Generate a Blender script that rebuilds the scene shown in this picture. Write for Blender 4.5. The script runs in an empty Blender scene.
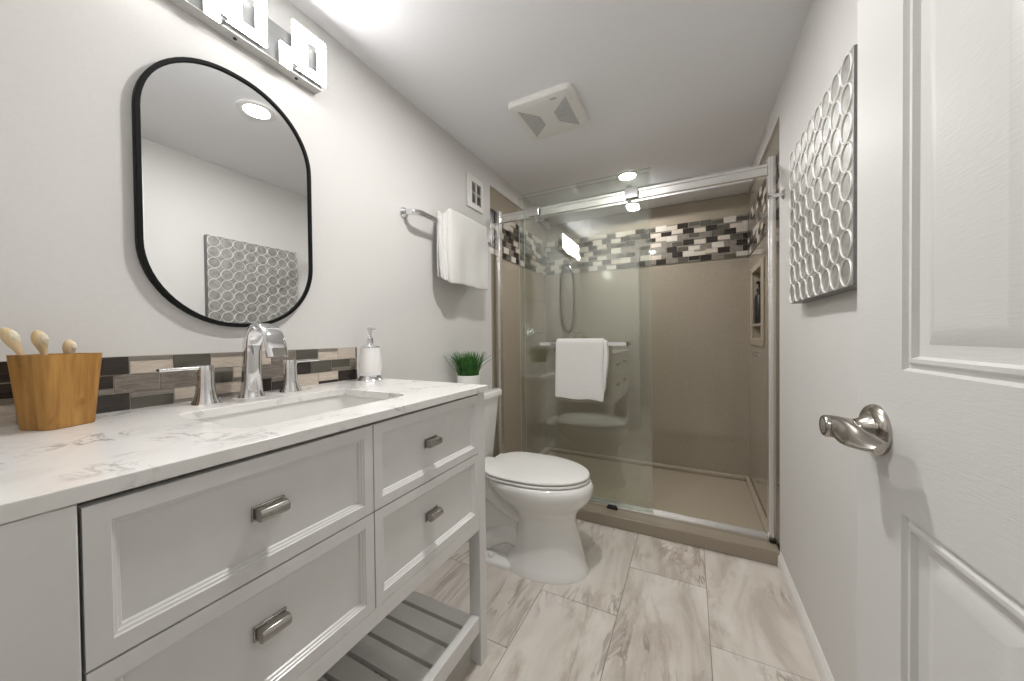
import bpy, bmesh, math, random
from mathutils import Vector, Matrix
C = bpy.context.scene
COL = C.collection
PI = math.pi
rnd = random.Random(7)

# ---------------------------------------------------------------- camera, world, exposure
FPX, YAW, PITCH, ROLL, EYE = 347.24, .4726, -.0129, -.0109, 1.07
_s, _c = math.sin(YAW), math.cos(YAW)
_r0 = Vector((_c, _s, 0))
_f = Vector((-_s*math.cos(PITCH), _c*math.cos(PITCH), math.sin(PITCH)))
_u0 = _r0.cross(_f)
_r = _r0*math.cos(ROLL) + _u0*math.sin(ROLL)
_u = _u0*math.cos(ROLL) - _r0*math.sin(ROLL)
cam_data = bpy.data.cameras.new('camera')
cam_data.sensor_fit = 'HORIZONTAL'
cam_data.sensor_width = 36
cam_data.lens = FPX*36/1024
cam_data.clip_start = .02
cam = bpy.data.objects.new('camera', cam_data)
COL.objects.link(cam)
cam.matrix_world = Matrix(((_r.x, _u.x, -_f.x, 0), (_r.y, _u.y, -_f.y, 0), (_r.z, _u.z, -_f.z, EYE), (0, 0, 0, 1)))
C.camera = cam
C.view_settings.view_transform = 'Standard'
C.view_settings.look = 'None'
C.view_settings.gamma = 1
C.view_settings.use_curve_mapping = False
C.view_settings.exposure = 0.3
world = bpy.data.worlds.new('world')
world.use_nodes = True
world.node_tree.nodes['Background'].inputs[0].default_value = (.9, .92, 1, 1)
world.node_tree.nodes['Background'].inputs[1].default_value = .3
C.world = world
VANITY_LAMP, VANITY_EDGE, VANITY_REAR, CEILING_LAMP, SHOWER_LAMP, HALL_FILL = 28.0, 6.0, .2, 400.0, 300.0, 190.0   # emission strengths; the hall one is added fill

# ---------------------------------------------------------------- materials
def lin(r, g, b):
    f = lambda v: v/12.92 if v <= .04045 else ((v+.055)/1.055)**2.4
    return (f(r/255), f(g/255), f(b/255), 1)

def mat(name, col, rough=.5, metal=0, **kw):
    m = bpy.data.materials.new(name)
    m.use_nodes = True
    b = m.node_tree.nodes['Principled BSDF']
    b.inputs['Base Color'].default_value = col
    b.inputs['Roughness'].default_value = rough
    b.inputs['Metallic'].default_value = metal
    for k, v in kw.items():
        b.inputs[k].default_value = v
    return m

class NT:
    """small helper to wire nodes"""
    def __init__(self, m):
        self.t = m.node_tree
        self.b = self.t.nodes['Principled BSDF']
    def n(self, typ, **kw):
        nd = self.t.nodes.new(typ)
        for k, v in kw.items():
            if k.startswith('_'):
                nd.inputs[k[1:].replace('_', ' ')].default_value = v
            else:
                setattr(nd, k, v)
        return nd
    def l(self, a, b):
        self.t.links.new(a, b)
    def coord(self, scale=(1, 1, 1)):
        tc = self.n('ShaderNodeTexCoord')
        mp = self.n('ShaderNodeMapping')
        mp.inputs['Scale'].default_value = scale
        self.l(tc.outputs['Object'], mp.inputs['Vector'])
        return mp.outputs['Vector']
    def noise(self, vec, scale, detail=4, rough=.55, dist=0):
        nd = self.n('ShaderNodeTexNoise')
        nd.inputs['Scale'].default_value = scale
        nd.inputs['Detail'].default_value = detail
        nd.inputs['Roughness'].default_value = rough
        nd.inputs['Distortion'].default_value = dist
        self.l(vec, nd.inputs['Vector'])
        return nd.outputs['Fac']
    def ramp(self, fac, stops):
        nd = self.n('ShaderNodeValToRGB')
        e = nd.color_ramp.elements
        while len(e) < len(stops):
            e.new(.5)
        for i, (p, c) in enumerate(stops):
            e[i].position = p
            e[i].color = c
        self.l(fac, nd.inputs['Fac'])
        return nd.outputs['Color']
    def mix(self, fac, a, b, mode='MIX'):
        nd = self.n('ShaderNodeMixRGB', blend_type=mode)
        for v, s in ((fac, 'Fac'), (a, 'Color1'), (b, 'Color2')):
            if hasattr(v, 'is_linked') or hasattr(v, 'links'):
                self.l(v, nd.inputs[s])
            else:
                nd.inputs[s].default_value = v
        return nd.outputs['Color']
    def bump(self, h, strength=.2, dist=.001):
        nd = self.n('ShaderNodeBump')
        nd.inputs['Strength'].default_value = strength
        nd.inputs['Distance'].default_value = dist
        self.l(h, nd.inputs['Height'])
        self.l(nd.outputs['Normal'], self.b.inputs['Normal'])

M = {}
def speckled(name, c1, c2, rough, scale, bump=0, metal=0, stretch=(1, 1, 1), **kw):
    m = mat(name, c1, rough, metal, **kw)
    t = NT(m)
    f = t.noise(t.coord(stretch), scale)
    t.l(t.ramp(f, [(.3, c1), (.7, c2)]), t.b.inputs['Base Color'])
    if bump:
        t.bump(f, bump)
    M[name] = m
    return m

speckled('wall_paint', lin(217, 215, 212), lin(214, 212, 209), .55, 120, .04)
speckled('ceiling_paint', lin(236, 236, 238), lin(233, 233, 235), .7, 150, .05)
speckled('white_trim', lin(232, 230, 226), lin(228, 226, 222), .35, 40)
speckled('vanity_paint', lin(228, 227, 225), lin(225, 224, 222), .28, 30)
speckled('door_paint', lin(232, 231, 229), lin(229, 228, 226), .4, 30)
speckled('porcelain', lin(236, 235, 232), lin(233, 232, 229), .07, 10, **{'Coat Weight': .5})
speckled('towel_cloth', lin(226, 225, 222), lin(206, 204, 200), .95, 330, 1.0, **{'Sheen Weight': .3})
speckled('chrome', (.80, .80, .81, 1), (.76, .76, .77, 1), .07, 30, metal=1)
speckled('satin_chrome', (.86, .85, .83, 1), (.80, .79, .77, 1), .27, 60, metal=1, stretch=(.2, 1, 1))
speckled('brushed_nickel', (.42, .40, .375, 1), (.36, .345, .32, 1), .24, 60, metal=1, stretch=(1, 14, 1))
speckled('satin_nickel', (.50, .47, .43, 1), (.44, .415, .38, 1), .2, 60, metal=1)
speckled('black_frame', lin(9, 9, 10), lin(11, 11, 12), .6, 40, **{'Specular IOR Level': .2})
speckled('black_plastic', lin(24, 24, 25), lin(34, 34, 35), .35, 40)
speckled('dark_plastic', lin(52, 50, 52), lin(44, 42, 44), .3, 40)
speckled('grille_grey', lin(192, 192, 191), lin(180, 180, 179), .6, 90)
speckled('slot_dark', lin(40, 39, 38), lin(34, 33, 32), .7, 50)
speckled('lamp_plate', lin(132, 132, 131), lin(124, 124, 123), .5, 60)
speckled('lamp_rim', lin(206, 205, 202), lin(198, 197, 194), .35, 60)
speckled('pot_white', lin(236, 235, 232), lin(232, 231, 228), .3, 40)
speckled('soap_white', lin(238, 237, 235), lin(234, 233, 231), .3, 40, **{'Subsurface Weight': .1})
speckled('grass_green', lin(24, 66, 18), lin(66, 124, 44), .5, 40)
speckled('brush_wood', lin(226, 204, 164), lin(212, 186, 142), .5, 30, stretch=(4, 4, 1))
speckled('glass_edge', lin(176, 190, 178), lin(166, 182, 170), .15, 40)
speckled('bristle_cream', lin(236, 226, 204), lin(226, 214, 190), .8, 300, .4)
speckled('tan_panel', lin(174, 163, 147), lin(147, 136, 120), .12, 320, stretch=(1, 1, 1), **{'Coat Weight': .5})
speckled('tan_pan', lin(176, 164, 146), lin(164, 152, 134), .3, 220)
speckled('tan_curb', lin(160, 149, 133), lin(142, 131, 115), .3, 300)
speckled('rubber_grey', lin(96, 95, 92), lin(84, 83, 80), .3, 60, metal=.5)
speckled('hose_metal', (.45, .45, .46, 1), (.36, .36, .37, 1), .25, 90, metal=1)
speckled('silver_canvas', lin(184, 182, 178), lin(144, 142, 138), .45, 40, .5, metal=.45)
speckled('silver_ridge', lin(236, 235, 232), lin(222, 220, 216), .4, 40, metal=.35)
speckled('canvas_side', lin(132, 131, 129), lin(112, 111, 109), .45, 50, metal=.4)
speckled('grout', lin(186, 178, 166), lin(176, 168, 156), .8, 200, .2)
speckled('grout_floor', lin(158, 150, 140), lin(148, 140, 130), .85, 200, .2)

m = M['mirror_glass'] = mat('mirror_glass', (.86, .87, .87, 1), .0, 1)

# quartz worktop with soft grey veins
m = M['quartz'] = mat('quartz', lin(236, 234, 230), .12)
t = NT(m); v = t.coord((1, 1, 1))
w = t.noise(v, 9.0, 7, .62, 1.3)
v1 = t.ramp(w, [(.465, (0, 0, 0, 1)), (.497, (1, 1, 1, 1)), (.53, (0, 0, 0, 1))])
msk = t.ramp(t.noise(v, 11, 3), [(.48, (0, 0, 0, 1)), (.68, (1, 1, 1, 1))])
blot = t.ramp(t.noise(v, 13, 5), [(.5, (0, 0, 0, 1)), (.85, (1, 1, 1, 1))])
fac = t.mix(1.0, v1, msk, 'MULTIPLY')
c1 = t.mix(blot, lin(238, 236, 233), lin(222, 219, 215))
t.l(t.mix(fac, c1, lin(168, 164, 160)), t.b.inputs['Base Color'])

# bamboo tumbler
m = M['bamboo'] = mat('bamboo', lin(190, 140, 72), .45)
t = NT(m); v = t.coord((1, 1, .07))
a = t.ramp(t.noise(v, 75, 4), [(.3, lin(146, 100, 42)), (.55, lin(178, 131, 64)), (.75, lin(194, 148, 80))])
vv = t.n('ShaderNodeTexVoronoi'); vv.inputs['Scale'].default_value = 26; t.l(t.coord((1, 1, .45)), vv.inputs['Vector'])
k = t.ramp(t.noise(t.coord((1, 1, .5)), 34, 5), [(.60, (0, 0, 0, 1)), (.78, (1, 1, 1, 1))])
t.l(t.mix(k, a, lin(122, 76, 30)), t.b.inputs['Base Color'])

# floor tile: streaky porcelain, each tile with its own shift
m = M['floor_tile'] = mat('floor_tile', lin(205, 196, 186), .28)
t = NT(m)
at = t.n('ShaderNodeAttribute', attribute_name='shift')
tc = t.n('ShaderNodeTexCoord')
ad = t.n('ShaderNodeVectorMath', operation='ADD')
t.l(tc.outputs['Object'], ad.inputs[0]); t.l(at.outputs['Vector'], ad.inputs[1])
def mapped(sc, rot=0):
    mp = t.n('ShaderNodeMapping'); mp.inputs['Scale'].default_value = sc; mp.inputs['Rotation'].default_value = (0, 0, rot)
    t.l(ad.outputs['Vector'], mp.inputs['Vector']); return mp.outputs['Vector']
va = mapped((1, .28, 1), .18)
n1 = t.noise(va, 7, 6, .6, 1.0)
base = t.ramp(n1, [(.32, lin(190, 180, 170)), (.46, lin(211, 203, 194)), (.62, lin(222, 216, 208))])
n2 = t.noise(mapped((1, .22, 1), .22), 6, 7, .62, 1.6)
vein = t.ramp(n2, [(.475, (0, 0, 0, 1)), (.5, (1, 1, 1, 1)), (.56, (0, 0, 0, 1))])
n3 = t.ramp(t.noise(mapped((1, .5, 1), .1), 4.5, 3), [(.45, (0, 0, 0, 1)), (.66, (1, 1, 1, 1))])
vf = t.mix(1.0, vein, n3, 'MULTIPLY')
c2 = t.mix(vf, base, lin(138, 124, 112))
n4 = t.ramp(t.noise(mapped((1, .35, 1), .3), 5.5, 8, .7, .6), [(.56, (0, 0, 0, 1)), (.72, (.85, .85, .85, 1))])
t.l(t.mix(n4, c2, lin(170, 155, 142)), t.b.inputs['Base Color'])

# moulded door skin with faint grain
m = M['door_skin'] = mat('door_skin', lin(213, 212, 210), .4)
t = NT(m)
t.bump(t.noise(t.coord((30, 30, 210)), 1.6, 4, .6, .6), .28, .0012)

# mosaic tiles
def tile_mat(name, ca, cb, rough, scale=28, st=(1, 1, 7)):
    m = M[name] = mat(name, ca, rough)
    t = NT(m)
    f = t.noise(t.coord(st), scale, 5, .6, .8)
    t.l(t.ramp(f, [(.32, ca), (.68, cb)]), t.b.inputs['Base Color'])
tile_mat('tile_espresso', lin(38, 34, 31), lin(62, 55, 50), .12)
tile_mat('tile_olive_glass', lin(84, 81, 72), lin(92, 89, 80), .07, 6)
tile_mat('tile_grey_marble', lin(104, 97, 90), lin(146, 138, 128), .2, 40)
tile_mat('tile_beige_marble', lin(184, 171, 156), lin(212, 201, 188), .25, 40)
tile_mat('tile_grey_strip', lin(124, 118, 110), lin(140, 134, 126), .2, 20)
tile_mat('tile_pale', lin(196, 188, 176), lin(214, 207, 197), .2, 30)
TILES = ['tile_espresso', 'tile_olive_glass', 'tile_grey_marble', 'tile_beige_marble', 'tile_grey_strip', 'tile_pale']

# clear shower glass: see-through with a Fresnel reflection on each face
m = M['shower_glass'] = bpy.data.materials.new('shower_glass'); m.use_nodes = True
nt = m.node_tree; nt.nodes.clear()
out = nt.nodes.new('ShaderNodeOutputMaterial'); mx = nt.nodes.new('ShaderNodeMixShader')
tr = nt.nodes.new('ShaderNodeBsdfTransparent'); tr.inputs['Color'].default_value = (.945, .958, .938, 1)
gl = nt.nodes.new('ShaderNodeBsdfGlossy'); gl.inputs['Roughness'].default_value = 0; gl.inputs['Color'].default_value = (1, 1, 1, 1)
fr = nt.nodes.new('ShaderNodeFresnel'); 
geo = nt.nodes.new('ShaderNodeNewGeometry'); io = nt.nodes.new('ShaderNodeMapRange')   # the pane does not bend light, so both faces use the air-to-glass value
GLASS_IOR = 1.78
io.inputs['To Min'].default_value = GLASS_IOR; io.inputs['To Max'].default_value = 1/GLASS_IOR
nt.links.new(geo.outputs['Backfacing'], io.inputs['Value']); nt.links.new(io.outputs[0], fr.inputs['IOR'])
nt.links.new(fr.outputs[0], mx.inputs[0]); nt.links.new(tr.outputs[0], mx.inputs[1]); nt.links.new(gl.outputs[0], mx.inputs[2])
nt.links.new(mx.outputs[0], out.inputs[0])

def emitter(name, col, strength):
    m = M[name] = mat(name, (.9, .9, .9, 1), .3)
    b = m.node_tree.nodes['Principled BSDF']
    b.inputs['Emission Color'].default_value = col
    b.inputs['Emission Strength'].default_value = strength
    return m
emitter('lit_shade', (1, .995, .985, 1), VANITY_LAMP)
emitter('lit_shade_edge', (1, .995, .985, 1), VANITY_EDGE)
emitter('lit_shade_rear', (1, .995, .985, 1), VANITY_REAR)
emitter('lit_disc', (1, .985, .965, 1), CEILING_LAMP)
emitter('lit_disc_shower', (1, .985, .965, 1), SHOWER_LAMP)
emitter('fill_disc_hall', (1, .985, .965, 1), HALL_FILL)

# ---------------------------------------------------------------- mesh helpers
class MB:
    def __init__(self, *mats):
        self.bm = bmesh.new()
        self.mats = [M[x] for x in mats]
    def _set(self, faces, mi):
        for f in faces:
            f.material_index = mi
        return faces
    def box(self, x0, x1, y0, y1, z0, z1, mi=0):
        v = [self.bm.verts.new(p) for p in ((x0, y0, z0), (x1, y0, z0), (x1, y1, z0), (x0, y1, z0), (x0, y0, z1), (x1, y0, z1), (x1, y1, z1), (x0, y1, z1))]
        return self._set([self.bm.faces.new([v[i] for i in q]) for q in ((3, 2, 1, 0), (4, 5, 6, 7), (0, 1, 5, 4), (1, 2, 6, 5), (2, 3, 7, 6), (3, 0, 4, 7))], mi)
    def loft(self, rings, caps=(True, True), mi=0, closed=True):
        R = [[self.bm.verts.new(p) for p in r] for r in rings]
        F = []
        n = len(R[0])
        for a, b in zip(R[:-1], R[1:]):
            for i in range(n if closed else n-1):
                j = (i+1) % n
                F.append(self.bm.faces.new((a[i], a[j], b[j], b[i])))
        if caps[0]:
            F.append(self.bm.faces.new(R[0][::-1]))
        if caps[1]:
            F.append(self.bm.faces.new(R[-1]))
        return self._set(F, mi)
    def lathe(self, prof, c, axis='z', n=32, mi=0, caps=(True, True)):
        """prof: (radius, distance along the axis from c)"""
        rings = []
        for r, h in prof:
            ring = []
            for i in range(n):
                a = 2*PI*i/n
                ca, sa = r*math.cos(a), r*math.sin(a)
                p = {'z': (ca, sa, h), 'x': (h, ca, sa), 'y': (sa, h, ca)}[axis]
                ring.append((c[0]+p[0], c[1]+p[1], c[2]+p[2]))
            rings.append(ring)
        return self.loft(rings, caps, mi)
    def sweep(self, pts, sect, up=(0, 0, 1), n=12, mi=0, caps=(True, True)):
        """pts: centre line; sect(i) -> list of (a, b) offsets along the side and the normal, or radius"""
        P = [Vector(p) for p in pts]
        upv = Vector(up)
        rings = []
        for i, p in enumerate(P):
            d = (P[min(i+1, len(P)-1)] - P[max(i-1, 0)]).normalized()
            sd = d.cross(upv)
            if sd.length < 1e-4:
                sd = d.cross(Vector((1, 0, 0)))
            sd.normalize()
            nm = sd.cross(d).normalized()
            q = sect(i) if callable(sect) else sect
            if not isinstance(q, (list, tuple)):
                q = [(q*math.cos(2*PI*k/n), q*math.sin(2*PI*k/n)) for k in range(n)]
            rings.append([tuple(p + sd*a + nm*b) for a, b in q])
        return self.loft(rings, caps, mi)
    def poly(self, pts, mi=0):
        return self._set([self.bm.faces.new([self.bm.verts.new(p) for p in pts])], mi)
    def prism(self, pts2, axis, a, b, mi=0):
        """extrude a 2-D outline along an axis: 'x' outline is (y,z); 'y' (x,z); 'z' (x,y)"""
        f = {'x': lambda p, h: (h, p[0], p[1]), 'y': lambda p, h: (p[0], h, p[1]), 'z': lambda p, h: (p[0], p[1], h)}[axis]
        return self.loft([[f(p, a) for p in pts2], [f(p, b) for p in pts2]], (True, True), mi)
    def build(self, name, parent=None, bevel=0, seg=2, angle=.55, xf=None, subsurf=0, solid=0):
        bm = self.bm
        if xf is not None:
            bmesh.ops.transform(bm, matrix=xf, verts=bm.verts)
        bmesh.ops.recalc_face_normals(bm, faces=bm.faces)
        for f in bm.faces:
            f.smooth = True
        for e in bm.edges:
            if len(e.link_faces) == 2 and e.calc_face_angle(0) > angle:
                e.smooth = False
        if parent is None:
            xs = [v.co for v in bm.verts]
            org = Vector(((min(v.x for v in xs)+max(v.x for v in xs))/2, (min(v.y for v in xs)+max(v.y for v in xs))/2, min(v.z for v in xs)))
        else:
            org = WL[parent.name]
        bmesh.ops.translate(bm, verts=bm.verts, vec=-org)
        me = bpy.data.meshes.new(name)
        bm.to_mesh(me)
        bm.free()
        for mm in self.mats:
            me.materials.append(mm)
        o = bpy.data.objects.new(name, me)
        COL.objects.link(o)
        if parent is None:
            o.location = org
            WL[o.name] = org
        else:
            o.parent = parent
            WL[o.name] = org
        if bevel:
            b = o.modifiers.new('bevel', 'BEVEL')
            b.width = bevel; b.segments = seg; b.limit_method = 'ANGLE'; b.angle_limit = .6
            b.harden_normals = False
        if solid:
            s_ = o.modifiers.new('solid', 'SOLIDIFY'); s_.thickness = solid; s_.offset = 0
        if subsurf:
            s_ = o.modifiers.new('sub', 'SUBSURF'); s_.levels = subsurf; s_.render_levels = subsurf
        return o
WL = {}

def tag(o, label, cat, group=None):
    o['label'] = label; o['category'] = cat
    if group:
        o['group'] = group
    return o
def thing(name, label, cat, loc, group=None):
    o = bpy.data.objects.new(name, None)
    o.empty_display_size = .05
    COL.objects.link(o)
    o.location = loc
    WL[o.name] = Vector(loc)
    return tag(o, label, cat, group)
def struct(o, label=None):
    o['kind'] = 'structure'
    if label:
        o['label'] = label
    return o
def superell(hx, hy, p=4, n=48, cx=0, cy=0):
    r = []
    for i in range(n):
        a = 2*PI*i/n
        ca, sa = math.cos(a), math.sin(a)
        r.append((cx + hx*math.copysign(abs(ca)**(2/p), ca), cy + hy*math.copysign(abs(sa)**(2/p), sa)))
    return r
def rrect(x0, x1, y0, y1, r, k=8):
    pts = []
    for cx, cy, a0 in ((x1-r, y1-r, 0), (x0+r, y1-r, PI/2), (x0+r, y0+r, PI), (x1-r, y0+r, 1.5*PI)):
        for i in range(k+1):
            a = a0 + PI/2*i/k
            pts.append((cx+r*math.cos(a), cy+r*math.sin(a)))
    return pts
def smoothpath(pts, sub=8):
    """Catmull-Rom through points"""
    P = [Vector(p) for p in pts]
    P = [2*P[0]-P[1]] + P + [2*P[-1]-P[-2]]
    out = []
    for i in range(1, len(P)-2):
        for k in range(sub):
            t = k/sub
            a, b, c, d = P[i-1], P[i], P[i+1], P[i+2]
            out.append(.5*((2*b) + (c-a)*t + (2*a-5*b+4*c-d)*t*t + (3*b-a-3*c+d)*t**3))
    out.append(P[-2])
    return out
def lerp_list(vals, n):
    """resample a list of numbers/tuples to n entries"""
    out = []
    for i in range(n):
        f = i/(n-1)*(len(vals)-1); k = min(int(f), len(vals)-2); g = f-k
        a, b = vals[k], vals[k+1]
        out.append(tuple(x+(y-x)*g for x, y in zip(a, b)) if isinstance(a, tuple) else a+(b-a)*g)
    return out

# ---------------------------------------------------------------- room
XL, XR, ZC = -1.162, .368, 2.174      # left wall, right wall, ceiling
YP, YB, ZP = 1.977, 2.97, 2.062       # front of the shower panels, back of the shower, top of the panels / shower ceiling
XPL, XPR = -1.172, .378               # shower panel faces
YE = 0.0                              # entrance wall face
YS = 2.76                             # ceiling steps down here
NY0, NY1, NZ0, NZ1 = 2.44, 2.77, 1.035, 1.465   # opening of the recessed niche

b = MB('wall_paint')
b.box(XL-.12, XL, -.1, YP, 0, ZC); b.box(XL-.12, XL, YP, YB+.1, ZP, ZC); b.box(XL-.12, XPL-.01, YP, YB+.1, 0, ZP)
struct(b.build('wall_left'))
b = MB('wall_paint')
b.box(XR, XR+.14, -.1, YP, 0, ZC); b.box(XR, XR+.14, YP, YB+.1, ZP, ZC)
xw = XPR+.01
b.box(xw, XR+.14, YP, NY0, 0, ZP); b.box(xw, XR+.14, NY1, YB+.1, 0, ZP); b.box(xw, XR+.14, NY0, NY1, 0, NZ0); b.box(xw, XR+.14, NY0, NY1, NZ1, ZP)
b.box(XR+.10, XR+.14, NY0, NY1, NZ0, NZ1)
struct(b.build('wall_right'))
b = MB('wall_paint')
b.box(XL-.12, XR+.14, YB+.01, YB+.1, 0, ZC)
struct(b.build('wall_back'))
b = MB('wall_paint')   # entrance wall with the doorway the camera looks through
b.box(XL, -.50, YE-.1, YE, 0, ZC); b.box(.30, XR, YE-.1, YE, 0, ZC); b.box(-.50, .30, YE-.1, YE, 2.04, ZC)
struct(b.build('wall_front'))
b = MB('ceiling_paint')
b.box(XL-.12, XR+.14, -1.5, YS, ZC, ZC+.1); b.box(XL-.12, XR+.14, YS, YB+.1, ZP+.008, ZC+.1)
struct(b.build('ceiling'))
# hallway behind the camera
b = MB('wall_paint')
b.box(XL-.12, XR+.14, -1.5, -1.4, 0, ZC)
struct(b.build('wall_hall'))
b = MB('wall_paint')
b.box(XL-.12, XL, -1.4, -.1, 0, ZC); b.box(XR, XR+.14, -1.4, -.1, 0, ZC)
struct(b.build('wall_hall_side'))

# floor: tiles laid lengthwise in a half bond, over grout
bm_ = MB('grout_floor', 'floor_tile')
bm_.box(XL-.05, XR+.05, -1.5, YB+.05, -.05, -.002)
cols = [(-1.18, -.87, 1.34), (-.87, -.56, 1.036), (-.56, -.25, 1.342), (-.25, .06, 1.655), (.06, .37, 1.355)]
shifts = []
nb = len(bm_.bm.faces)
for x0, x1, yj in cols:
    y = yj - .61*6
    while y < 2.0:
        if y+.61 > -1.5:
            g = .0013
            bm_.box(max(x0, XL-.04)+g, min(x1, XR+.04)-g, max(y, -1.5)+g, min(y+.61, 2.0)-g, -.004, 0, 1)
        y += .61
fl = bm_.build('floor')
struct(fl)
at = fl.data.attributes.new('shift', 'FLOAT_VECTOR', 'FACE')
rs = random.Random(21)
vals = []
cur = None
for i, p in enumerate(fl.data.polygons):
    if i % 6 == 0:
        cur = (rs.uniform(-9, 9), rs.uniform(-9, 9), rs.uniform(-9, 9))
    vals += cur
at.data.foreach_set('vector', vals)

# baseboards
def baseboard(name, y0, y1, x, sgn):
    b = MB('white_trim')
    w = [(0, 0), (.012, 0), (.012, .045), (.009, .053), (.006, .057), (.003, .066), (0, .068)]
    b.prism([(x+sgn*a, z) for a, z in w], 'y', y0, y1)
    struct(b.build(name))
baseboard('baseboard_right', 0.0, YP-.012, XR, -1)
baseboard('baseboard_left', 0.0, YP-.012, XL, 1)

# shower wall panels (kind structure)
b = MB('tan_panel'); b.box(XPL-.01, XPL, YP, YB, .0, ZP); struct(b.build('wall_shower_left'), 'tan stone-look shower wall panel on the left')
b = MB('tan_panel')
b.box(XPR, XPR+.01, YP, NY0, 0, ZP); b.box(XPR, XPR+.01, NY1, YB, 0, ZP); b.box(XPR, XPR+.01, NY0, NY1, 0, NZ0); b.box(XPR, XPR+.01, NY0, NY1, NZ1, ZP)
struct(b.build('wall_shower_right'), 'tan stone-look shower wall panel on the right')
b = MB('tan_panel'); b.box(XPL-.01, XPR+.01, YB, YB+.01, .0, ZP+.005); struct(b.build('wall_shower_back'), 'tan stone-look shower wall panel at the back')

# ---------------------------------------------------------------- mosaic bands
def mosaic(axis, face, sgn, u0, u1, z0, z1, rows, tw, off, seed, weights, name):
    """running-bond strips: whole bricks or a brick split into a thin and a thick strip"""
    R = random.Random(seed)
    b = MB('grout', *TILES)
    def bx(a0, a1, zz0, zz1, t, mi):
        lo, hi = (face, face+sgn*t) if sgn > 0 else (face+sgn*t, face)
        if axis == 'x':
            b.box(lo, hi, a0, a1, zz0, zz1, mi)
        else:
            b.box(a0, a1, lo, hi, zz0, zz1, mi)
    bx(u0, u1, z0, z1, .005, 0)
    h = (z1-z0)/rows
    g = .0011
    for r in range(rows):
        zb = z1-(r+1)*h
        u = off + (tw/2 if r % 2 else 0)
        u -= math.ceil((u-u0)/tw)*tw
        last = -1
        while u < u1:
            a0, a1 = max(u, u0)+g, min(u+tw, u1)-g
            if a1-a0 > .004:
                k = R.choices(range(6), weights)[0]
                if k == last:
                    k = R.choices(range(6), weights)[0]
                last = k
                if k in (3, 4) or R.random() < .22:
                    th = .010
                    k2 = R.choice([4, 2, 4])
                    if k == 4:
                        k = R.choice([1, 3])
                    if R.random() < .5:
                        bx(a0, a1, zb+g, zb+h-th-g, .0068, 1+k); bx(a0, a1, zb+h-th+g*.6, zb+h-g, .0068, 1+k2)
                    else:
                        bx(a0, a1, zb+th+g, zb+h-g, .0068, 1+k); bx(a0, a1, zb+g, zb+th-g*.4, .0068, 1+k2)
                else:
                    bx(a0, a1, zb+g, zb+h-g, .0068, 1+k)
            u += tw
    return b.build(name)

# splash-back over the worktop, laid brick by brick
def splash():
    b = MB('grout', *TILES)
    x0 = XL
    E_, O_, G_, L_, S_, P_ = 1, 2, 3, 4, 5, 6
    b.box(x0, x0+.005, .012, .93, .9092, 1.033)
    h = .042; g = .0011
    rows = [
        (.312, ['tSL', 'O_S', 'tSL', 'L', 'G', 'O', 'tGL', 'L', 'E'], ['E', 'E', 'E', 'O']),
        (.287, ['G', 'G', 'tSO', 'bGL', 'G', 'E', 'O', 'bSO', 'G'], ['bSE', 'bGE', 'O', 'G']),
        (.312, ['tSO', 'bSL', 'bSL', 'E', 'tGE', 'L', 'bEL', 'E', 'E'], ['E', 'bEL', 'L', 'L']),
    ]
    key = {'E': E_, 'O': O_, 'G': G_, 'L': L_, 'S': S_, 'P': P_}
    for r, (s0, right, left) in enumerate(rows):
        zb = 1.033-(r+1)*h
        seq = [(s0+.0765*i, q) for i, q in enumerate(right)] + [(s0-.0765*(i+1), q) for i, q in enumerate(left)]
        for y, q in seq:
            a0, a1 = max(y, .012)+g, min(y+.0765, .93)-g
            if a1-a0 < .003:
                continue
            if q[0] == 't':
                b.box(x0, x0+.0068, a0, a1, zb+h-.012+g*.5, zb+h-g, key[q[1]]); b.box(x0, x0+.0068, a0, a1, zb+g, zb+h-.012-g*.5, key[q[2]])
            elif q[0] == 'b':
                b.box(x0, x0+.0068, a0, a1, zb+g, zb+.012-g*.5, key[q[1]]); b.box(x0, x0+.0068, a0, a1, zb+.012+g*.5, zb+h-g, key[q[2]])
            elif q == 'O_S':
                b.box(x0, x0+.0068, a0, a1, zb+g, zb+.007-g*.5, key['S']); b.box(x0, x0+.0068, a0, a1, zb+.007+g*.5, zb+h-g, key['O'])
            else:
                b.box(x0, x0+.0068, a0, a1, zb+g, zb+h-g, key[q[0]])
    return b.build('mosaic_backsplash')
tag(splash(), 'low strip of mixed brown and beige mosaic tile behind the worktop', 'backsplash')
W = [3, 2, 2, 2, 1.3, 1.5]
ZB0, ZB1 = 1.616, 1.917
struct(mosaic('x', XPL, 1, YP, YB, ZB0, ZB1, 7, .0765, YP, 3, [5, 2, 1.5, 1, 1, 2], 'trim_1'), 'mosaic tile band on the left shower wall')
struct(mosaic('y', YB, -1, XPL+.007, XPR-.007, ZB0, ZB1, 7, .0765, XPR, 11, W, 'trim_2'), 'mosaic tile band on the back shower wall')
struct(mosaic('x', XPR, -1, YP, YB, ZB0, ZB1, 7, .0765, YP, 5, [4, 2, 2, 1.5, 1, 1.5], 'trim_3'), 'mosaic tile band on the right shower wall')

# ---------------------------------------------------------------- shower base
sb = thing('shower_pan', 'tan shower base with a raised curb along the tiled floor', 'shower base', (-.4, 2.45, 0))
b = MB('tan_curb'); b.box(XL+.001, XR-.001, 1.954, 2.07, 0, .066); b.build('curb', sb, bevel=.004)
b = MB('tan_pan')
b.box(XPL, XPR, 2.07, YB, 0, .022)
b.build('pan_floor', sb)
b = MB('tan_pan')
b.box(XPL, XPL+.05, 2.07, YB, .022, .05); b.box(XPR-.03, XPR, 2.07, YB, .022, .05); b.box(XPL+.05, XPR-.03, YB-.04, YB, .022, .05); b.box(XPL+.05, XPR-.03, 2.07, 2.085, .022, .05)
b.build('pan_rim', sb, bevel=.006)

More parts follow.
